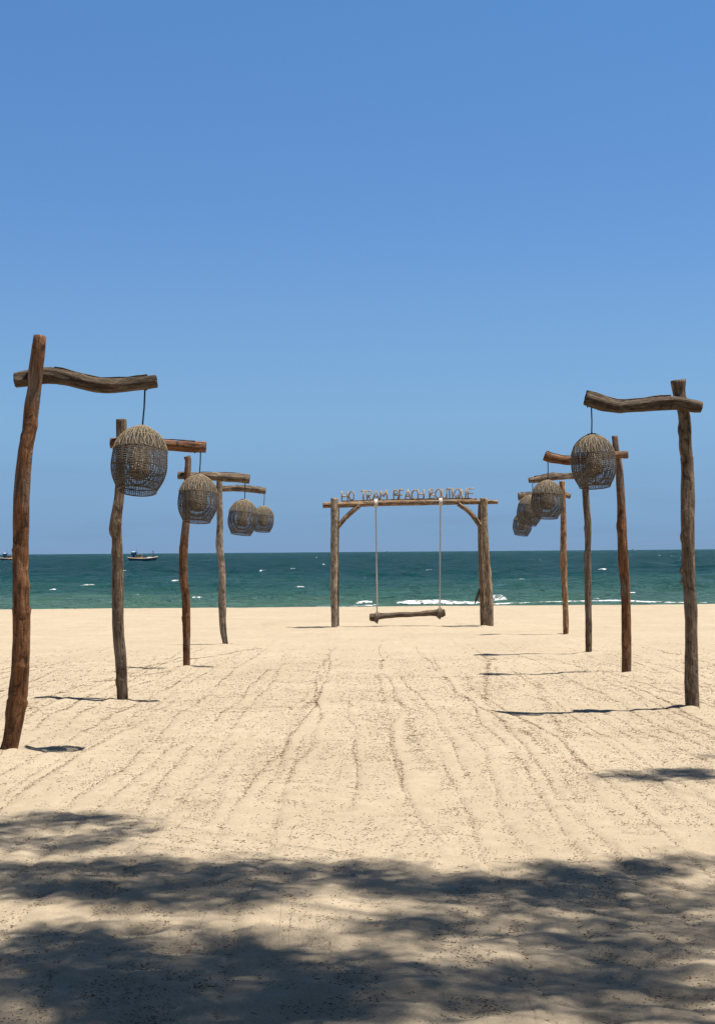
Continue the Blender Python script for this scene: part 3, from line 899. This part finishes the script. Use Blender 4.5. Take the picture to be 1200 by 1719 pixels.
for ch, x0, x1 in LET:
    xa = 540 + x0 / 4.0; xb = 540 + x1 / 4.0
    u = (xa - 573) / (797 - 573)
    yb = 841.2 - 4.2 * min(1, u * 1.25) ; yt = yb - 16.0 - 1.0 * u
    m = MB()
    for st in GL[ch]:
        pts = []
        rr = []
        for (gx, gy) in st:
            px = xa + (xb - xa) * gx + rl.uniform(-.4, .4); py = yb + (yt - yb) * gy + rl.uniform(-.5, .5)
            pts.append(at(px, py, SGY + rl.uniform(-.012, .012))); rr.append(.0225 * rl.uniform(.85, 1.2))
        if len(pts) == 2:
            d = (pts[1] - pts[0]) * .03
            pts = [pts[0] - d, pts[0].lerp(pts[1], .5) + Vector((rl.uniform(-.012, .012), 0, rl.uniform(-.008, .008))), pts[1] + d]; rr = [rr[0], rr[0] * 1.1, rr[1]]
        m.tube(pts, rr, 7)
    o = adopt(m.build('letter', TWIG), sg)

# ------------------------------------------------------------------ fishing boats
HULL = plain('navy_hull_paint', (.040, .085, .115), .5, 1.2, .4)
STRIPE = plain('tan_rail_paint', (.45, .33, .23), .6, 1.5, .3)
PALE = plain('white_boat_paint', (.62, .66, .66), .5, 1.5, .15)
CABB = plain('blue_cabin_paint', (.12, .22, .30), .5, 1.2, .3)
CABY = plain('ochre_cabin_paint', (.48, .32, .11), .6, 1.2, .3)
DARKG = plain('dark_window', (.01, .014, .018), .2, 2, .2)
RIG = plain('rigging', (.05, .06, .08), .6, 2, .3)
def hull_mesh(mid_only=False, z_off=0.0, grow=1.0, zlo=None):
    V, Fc = [], []
    xs = np.linspace(-8, 8, 21)
    prof_t = [0, .25, .5, .75, 1.0]
    rings = []
    for x in xs:
        u = x / 8
        b = 2.1 * (1 - max(0, u - .15) ** 2 / .75 ** 2 * .97 if u > .15 else 1 - .35 * max(0, -u - .2) ** 2 / .64)
        b = max(b, .05)
        sh = 1.35 + .9 * max(0, u) ** 2 + .55 * max(0, -u) ** 2
        kz = -.6 + .9 * max(0, u - .6) / .4 + 1.0 * max(0, -u - .75) / .25
        sh_x = x + (.0)
        ring = []
        for s in (-1, 1):
            col = []
            for t in prof_t:
                w = b * (0.35 + .65 * t ** .6) * grow
                xx = x - (1 - t) * (.9 * max(0, u - .5) * 2 - .8 * max(0, -u - .6) * 2)
                col.append((xx, s * w, kz + (sh - kz) * t))
            ring.append(col if s < 0 else col)
        rings.append((ring[0], ring[1]))
    return xs, rings
def build_boat(label, loc, rz, scale=1.0, group='fishing boats out at sea'):
    root = empty('fishing_boat', (0, 0, 0), label, 'boat', group)
    xs, rings = hull_mesh()
    m = MB(); vs = []; fs = []
    k = 5
    for l, r in rings: vs.extend(l[::-1]); vs.extend(r)
    w = 2 * k
    for i in range(len(rings) - 1):
        for j in range(w - 1):
            fs.append((i*w+j, i*w+j+1, (i+1)*w+j+1, (i+1)*w+j))
    fs.append(tuple(range(w))); fs.append(tuple((len(rings)-1)*w + j for j in range(w))[::-1])
    m.add(vs, fs, False); m.build('hull', HULL, root)
    m = MB(); vs = []; fs = []
    for l, r in rings:
        a, b = Vector(l[-1]), Vector(r[-1])
        vs.extend([a - Vector((0, 0, .25)), b - Vector((0, 0, .25))])
    for i in range(len(rings) - 1): fs.append((2*i, 2*i+1, 2*i+3, 2*i+2))
    m.add(vs, fs); m.build('deck', STRIPE, root)
    for s in (0, 1):
        m = MB(); m.tube([Vector(rg[s][-1]) + Vector((0, 0, -.10)) for rg in rings], .26, 6); m.build('gunwale', STRIPE, root)
    m = MB(); m.box((-4.6, 0, 2.9), (3.0, 2.6, 3.2), .94); wh = m.build('wheelhouse', CABB, root)
    for x in (-5.5, -3.9):
        m = MB(); m.box((x, -1.29, 3.7), (.7, .1, .7)); m.build('window', DARKG, wh)
    m = MB(); m.box((-4.65, -1.32, 2.3), (.8, .12, 1.9)); m.build('door', DARKG, wh)
    m = MB(); m.box((-4.5, 0, 4.60), (3.9, 3.1, .18)); m.build('roof', RIG, wh)
    m = MB(); m.box((-4.9, 0, 4.93), (1.5, 1.4, .46), .7); m.build('life_raft', PALE, root)
    m = MB(); m.box((-1.7, 0, 2.25), (2.6, 2.4, 2.2), .92); cb = m.build('cabin', CABY, root)
    m = MB(); m.box((-1.7, 0, 3.43), (2.9, 2.7, .14)); m.build('cabin_roof', PALE, cb)
    for x in (-2.4, -1.5, -.8):
        m = MB(); m.box((x, -1.19, 2.6), (.45, .14, .5)); m.build('cabin_window', DARKG, cb)
    m = MB(); m.tube([(-3.2, 0, 4.5), (-3.2, 0, 7.6)], [.07, .03], 6); m.build('aerial', RIG, root)
    m = MB(); m.tube([(5.6, 0, 1.6), (5.6, 0, 5.9)], [.24, .16], 7); m.box((5.6, 0, 5.2), (.5, 1.4, .2)); m.build('mast', RIG, root)
    m = MB(); m.tube([(5.6, 0, 4.9), (1.0, 0, 2.6)], .05, 5); m.build('stay', RIG, root)
    m = MB(); m.tube([(1.0, -1.0, 1.4), (1.0, -1.0, 2.9), (1.0, 1.0, 2.9), (1.0, 1.0, 1.4)], .1, 6); m.build('net_gantry', RIG, root)
    m = MB(); m.box((1.6, .2, 1.7), (1.3, 1.5, 1.0), .8); m.build('winch', RIG, root)
    m = MB(); m.box((3.7, -.2, 1.75), (2.6, 1.9, .7), .8); m.build('fish_hold', PALE, root)
    root.location = loc; root.rotation_euler = (0, 0, rz); root.scale = (scale,) * 3
    return root
p = on_sea(240, 941.5)
build_boat('navy fishing boat with ochre cabin, anchored between the second and third left posts', (p.x, p.y, SEA_Z), math.radians(4), 50 * p.y / F / 16.0)
p = on_sea(21, 941)
build_boat('navy fishing boat at the left edge, mostly hidden by the nearest post', (p.x, p.y, SEA_Z), math.radians(8), 40 * p.y / F / 16.0)
def far_boat(px, label, dist):
    m = MB()
    m.add([(-8, -2, -.5), (7, -2, -.5), (9, 0, 2.4), (-8.5, -2, 1.6), (-8, 2, -.5), (7, 2, -.5), (-8.5, 2, 1.6)],
          [(0, 1, 2, 3), (5, 4, 6, 2), (4, 0, 3, 6), (3, 2, 6), (0, 4, 5, 1), (1, 5, 2)])
    m.box((-4, 0, 3.0), (4, 3, 3.2)); m.tube([(3, 0, 1.5), (3, 0, 6)], .2, 5)
    o = m.build('distant_boat', HULL)
    d = ray(px, 925); q = d * (dist / d.y)
    o.location = (q.x, dist, SEA_Z); tag(o, label, 'boat', 'fishing boats out at sea')
far_boat(651, 'tiny dark boat on the horizon between the swing ropes', 3800 * K)
far_boat(1063, 'tiny dark boat on the horizon right of the second right post', 3500 * K)

# ------------------------------------------------------------------ dry needle litter
def build_litter():
    PXs, PYs, LN = [], [], []
    for L in LINES:
        y = RNG.uniform(1.8, 27, int(4600 * L[3]))
        dens = .50 + .65 * perlin(y * .40, y * 0 + L[0], 51) + .35 * perlin(y * 2.1, y * 0 + L[0], 52)
        dens = dens * smooth(L[4] - 1, L[4] + 1, y) * smooth(L[5] + 2, L[5] - 3, y) * smooth(22, 7, y)
        k = RNG.uniform(0, 1, len(y)) < dens
        y = y[k]
        y = y * K
        x = line_x(L, y) + RNG.normal(0, .008, len(y)) + (RNG.random(len(y)) < .22) * RNG.normal(0, .05, len(y))
        PXs.append(x); PYs.append(y)
    # curved sweeps
    sweeps = [[(205, 1285), (240, 1315), (285, 1335), (340, 1365), (390, 1400)], [(180, 1130), (300, 1110), (440, 1088)], [(40, 1190), (160, 1150), (330, 1120)],
              [(640, 1160), (680, 1190), (700, 1260), (745, 1300), (770, 1380)], [(540, 1160), (500, 1205), (497, 1262), (488, 1390)], [(900, 1150), (980, 1290), (1080, 1410), (1180, 1520)],
              [(820, 1110), (818, 1180), (900, 1250), (960, 1330), (1010, 1400)], [(60, 1400), (160, 1470), (300, 1560), (330, 1680)], [(720, 1560), (790, 1640), (830, 1719)]]
    for sp in sweeps:
        g = [ground(*q) for q in sp]
        pts, _ = catmull(g, [0] * len(g), .05)
        P = np.array([(q.x, q.y) for q in pts])
        i = RNG.integers(0, len(P), int(len(P) * 7))
        w = .5 + .8 * perlin(i * .13, i * 0.0 + 1.5, 77)
        i = i[RNG.random(len(i)) < w]
        PXs.append(P[i, 0] + RNG.normal(0, .03, len(i))); PYs.append(P[i, 1] + RNG.normal(0, .03, len(i)))
    n = 320000
    y = 1.8 + 20 * RNG.random(n) ** 1.25; x = RNG.uniform(-.56, .56, n) * (y + .6)
    dens = .42 + .45 * perlin(x * .9, y * .45, 61) + .45 * perlin(x * 3.2, y * 1.8, 62) + .45 * perlin(x * 11, y * 9, 63)
    dens = dens * smooth(20, 8, y) * .85
    k = RNG.random(n) < dens
    PXs.append(x[k]); PYs.append(y[k] * K)
    x = np.concatenate(PXs); y = np.concatenate(PYs)
    n = len(x)
    ln = RNG.uniform(.004, .014, n) * (1 + (RNG.random(n) < .04) * 1.5) * (1 + np.clip(y / K - 4, 0, 9) * .14)
    r = RNG.uniform(.0008, .0017, n) * (1 + np.clip(y / K - 5, 0, 9) * .08)
    a = RNG.uniform(0, 2 * math.pi, n)
    bend = RNG.normal(0, .35, n)
    z0 = sand_h(x, y)
    rings = []
    for e in (-1, 1):
        cx = x + e * ln / 2 * np.cos(a); cy = y + e * ln / 2 * np.sin(a)
        cz = sand_h(cx, cy) + r * .5 + .003 * RNG.random(n)
        px, py = -np.sin(a), np.cos(a)
        w = r * (1.0 if e < 0 else .7)
        rings.append(np.stack([np.stack([cx + px * w, cy + py * w, cz - w * .5], -1), np.stack([cx, cy, cz + w], -1), np.stack([cx - px * w, cy - py * w, cz - w * .5], -1)], 1))
    V = np.stack(rings, 1).reshape(-1, 3)           # n, 2 rings, 3 verts
    b = (np.arange(n) * 6)[:, None, None]
    Q = (b + np.array([[0, 1, 4, 3], [1, 2, 5, 4], [2, 0, 3, 5]])[None]).reshape(-1, 4)
    o = link('needle_litter', np_mesh('needle_litter', V, Q, False), LITTER)
    tag(o, 'dry brown needles and twigs strewn in lines over the sand', kind='stuff')
    print('litter', n)
build_litter()

# ------------------------------------------------------------------ shade trees standing beside and behind the viewer
# (their crowns throw the dappled shade over the foreground sand)
def build_trees():
    # shade on the sand as seen in the photograph: (px, py, rx, ry, leaf density)
    shade = [(90, 1375, 120, 16, .75), (60, 1415, 110, 20, .75), (200, 1370, 90, 7, .45), (150, 1420, 70, 12, .5),
             (60, 1465, 110, 26, .95), (200, 1480, 110, 36, 1.0), (330, 1470, 100, 26, .9), (430, 1450, 70, 16, .7), (350, 1500, 60, 18, .7),
             (560, 1465, 110, 22, .9), (680, 1480, 110, 26, 1.0), (790, 1500, 90, 22, .95), (640, 1495, 50, 12, .5),
             (900, 1495, 80, 30, .9), (990, 1475, 110, 30, .95), (1120, 1470, 110, 30, .95), (1060, 1510, 130, 26, .85), (1190, 1435, 60, 14, .8), (960, 1530, 90, 24, .7),
             (60, 1620, 130, 50, 1.1), (180, 1640, 130, 60, 1.1), (330, 1620, 110, 40, 1.1), (430, 1600, 100, 26, 1.0), (560, 1612, 100, 26, 1.0), (690, 1570, 60, 26, .9),
             (90, 1700, 170, 50, 1.1), (260, 1710, 120, 40, 1.0), (430, 1690, 130, 45, 1.0), (560, 1670, 90, 40, .8), (640, 1710, 80, 30, .8), (160, 1570, 120, 16, .6),
             (760, 1640, 70, 26, .9), (870, 1640, 90, 26, .6), (740, 1560, 70, 26, .8), (850, 1570, 70, 16, .4), (960, 1655, 120, 22, .8), (1080, 1620, 110, 30, .7), (1150, 1570, 90, 26, .7),
             (900, 1690, 90, 20, .6), (1080, 1690, 110, 26, .75), (1180, 1650, 70, 30, .7), (1000, 1590, 80, 20, .6),
             (300, 1680, 330, 60, .6), (120, 1512, 190, 18, .7), (600, 1690, 300, 40, .4), (240, 1640, 240, 50, .4), (60, 1480, 90, 40, .4), (420, 1485, 110, 24, .5), (320, 1520, 130, 14, .5), (200, 1572, 240, 14, .5), (420, 1580, 120, 14, .6), (830, 1540, 130, 20, .4), (1000, 1560, 200, 40, .3), (330, 1650, 330, 66, .45), (150, 1605, 160, 30, .7), (560, 1640, 130, 46, .6), (620, 1475, 300, 22, .5), (1050, 1485, 190, 38, .5), (180, 1470, 200, 30, .4), (110, 1395, 150, 30, .35), (900, 1640, 260, 40, .3), (500, 1660, 160, 44, .6), (120, 1600, 160, 40, .5), (900, 1600, 300, 60, .22), (1000, 1690, 260, 50, .3), (1120, 1301, 100, 10, .9), (1195, 1273, 20, 5, .7), (1180, 1306, 60, 9, .8), (1060, 1307, 50, 6, .6), (1170, 1293, 60, 6, .6)]
    trees = [dict(base=Vector((6.0, 3.6, 0)), label='tall casuarina tree beside the viewer on the right', P=[], r=.16),
             dict(base=Vector((2.4, -.6, 0)), label='tall casuarina tree close behind the viewer', P=[], r=.18),
             dict(base=Vector((-3.4, .6, 0)), label='tall casuarina tree behind the viewer on the left', P=[], r=.15),
             dict(base=Vector((4.6, -4.2, 0)), label='tall casuarina tree well behind the viewer on the right', P=[], r=.17),
             dict(base=Vector((-1.2, -5.6, 0)), label='tall casuarina tree farthest behind the viewer', P=[], r=.19)]
    for i, (px, py, rx, ry, d) in enumerate(shade):
        g = ground(px, py)
        gx = rx * g.y / F
        g1 = ground(px, py - ry); g2 = ground(px, py + ry)
        gy = (g1.y - g2.y) / 2
        H = 8.6 + 1.2 * math.sin(i * 2.4)
        c = g + SUN * ((H - g.z) / SUN.z)
        t = min(trees, key=lambda T: (T['base'].x - c.x) ** 2 + (T['base'].y - c.y) ** 2)
        t['P'].append((c, gx, gy, d))
    rr = random.Random(21)
    for t in trees:          # the rest of each crown, over and behind the viewer
        for _ in range(60):
            an = rr.uniform(0, 6.283); q = 3.0 * math.sqrt(rr.random())
            c = t['base'] + Vector((q * math.cos(an), q * math.sin(an) - .6, rr.uniform(4.5, 12.5)))
            g = c - SUN * (c.z / SUN.z)
            if g.y > 3.4: c.y -= (g.y - 3.4) + rr.uniform(.4, 1.2)
            t['P'].append((c, rr.uniform(.5, 1.0), rr.uniform(.5, .9), .9001))
    for t in trees:
        root = empty('casuarina_tree', (t['base'].x, t['base'].y, gz(t['base'].y)), t['label'], 'tree', 'shade trees behind the beach')
        bz = gz(t['base'].y)
        m = MB()
        P = [t['base'] + Vector((0, 0, bz - .5)), t['base'] + Vector((.05, .05, 2)), t['base'] + Vector((-.1, .12, 5)), t['base'] + Vector((.1, .2, 8)), t['base'] + Vector((0, .25, 12.5))]
        pp, rd = catmull(P, [t['r'] * 1.25, t['r'], t['r'] * .8, t['r'] * .5, .04], .25)
        m.tube(pp, [r * (1 + .1 * mnoise.noise(Vector((i * .7, 0, 0)))) for i, r in enumerate(rd)], 12)
        adopt(m.build('trunk', BARK), root)
        m = MB()
        V = []
        for (c, gx, gy, d) in t['P']:
            # limb from the trunk out to the spray
            zt = max(3.5, c.z - 1.2 - .25 * (c - t['base']).length)
            s = t['base'] + Vector((0, .15, zt))
            mid = s.lerp(c, .55) + Vector((0, 0, .35))
            lp, lr = catmull([s, mid, c], [.014, .008, .003], .3)
            m.tube(lp, lr, 5)
            area = math.pi * gx * gy
            fill = d == .9001
            lw = .030 if fill else .008
            n = int(d * 3.5 * area / (.0021 * lw / .008))
            # sub-clumps give the spray a ragged edge
            k = max(5, int(area * 20))
            u = np.sqrt(RNG.random(k)); an = RNG.uniform(0, 2 * math.pi, k)
            sub = np.stack([u * np.cos(an) * gx, u * np.sin(an) * gy, RNG.normal(0, .12, k)], -1)
            w = RNG.uniform(.3, 1.2, k); w /= w.sum()
            pick = RNG.choice(k, n, p=w)
            off = sub[pick] + RNG.normal(0, 1, (n, 3)) * np.array([min(.09, gx * .5), min(.11, gy * .5), .10])
            C = np.array(c)[None] + off
            L = RNG.uniform(.10, .24, n)[:, None]
            dr = RNG.normal(0, 1, (n, 3)); dr[:, 2] -= .5; dr /= np.linalg.norm(dr, axis=1, keepdims=True)
            sd = np.cross(dr, RNG.normal(0, 1, (n, 3))); sd /= np.linalg.norm(sd, axis=1, keepdims=True) + 1e-9
            sd *= lw
            V.append(np.stack([C - sd, C + sd, C + dr * L + sd * .4, C + dr * L - sd * .4], 1).reshape(-1, 3))
        adopt(m.build('limbs', BARK), root)
        V = np.concatenate(V)
        Q = np.arange(len(V)).reshape(-1, 4)
        o = link('crown', np_mesh('crown', V, Q, False), LEAF)
        adopt(o, root)
        print('crown quads', len(Q))
build_trees()
bpy.context.view_layer.update()
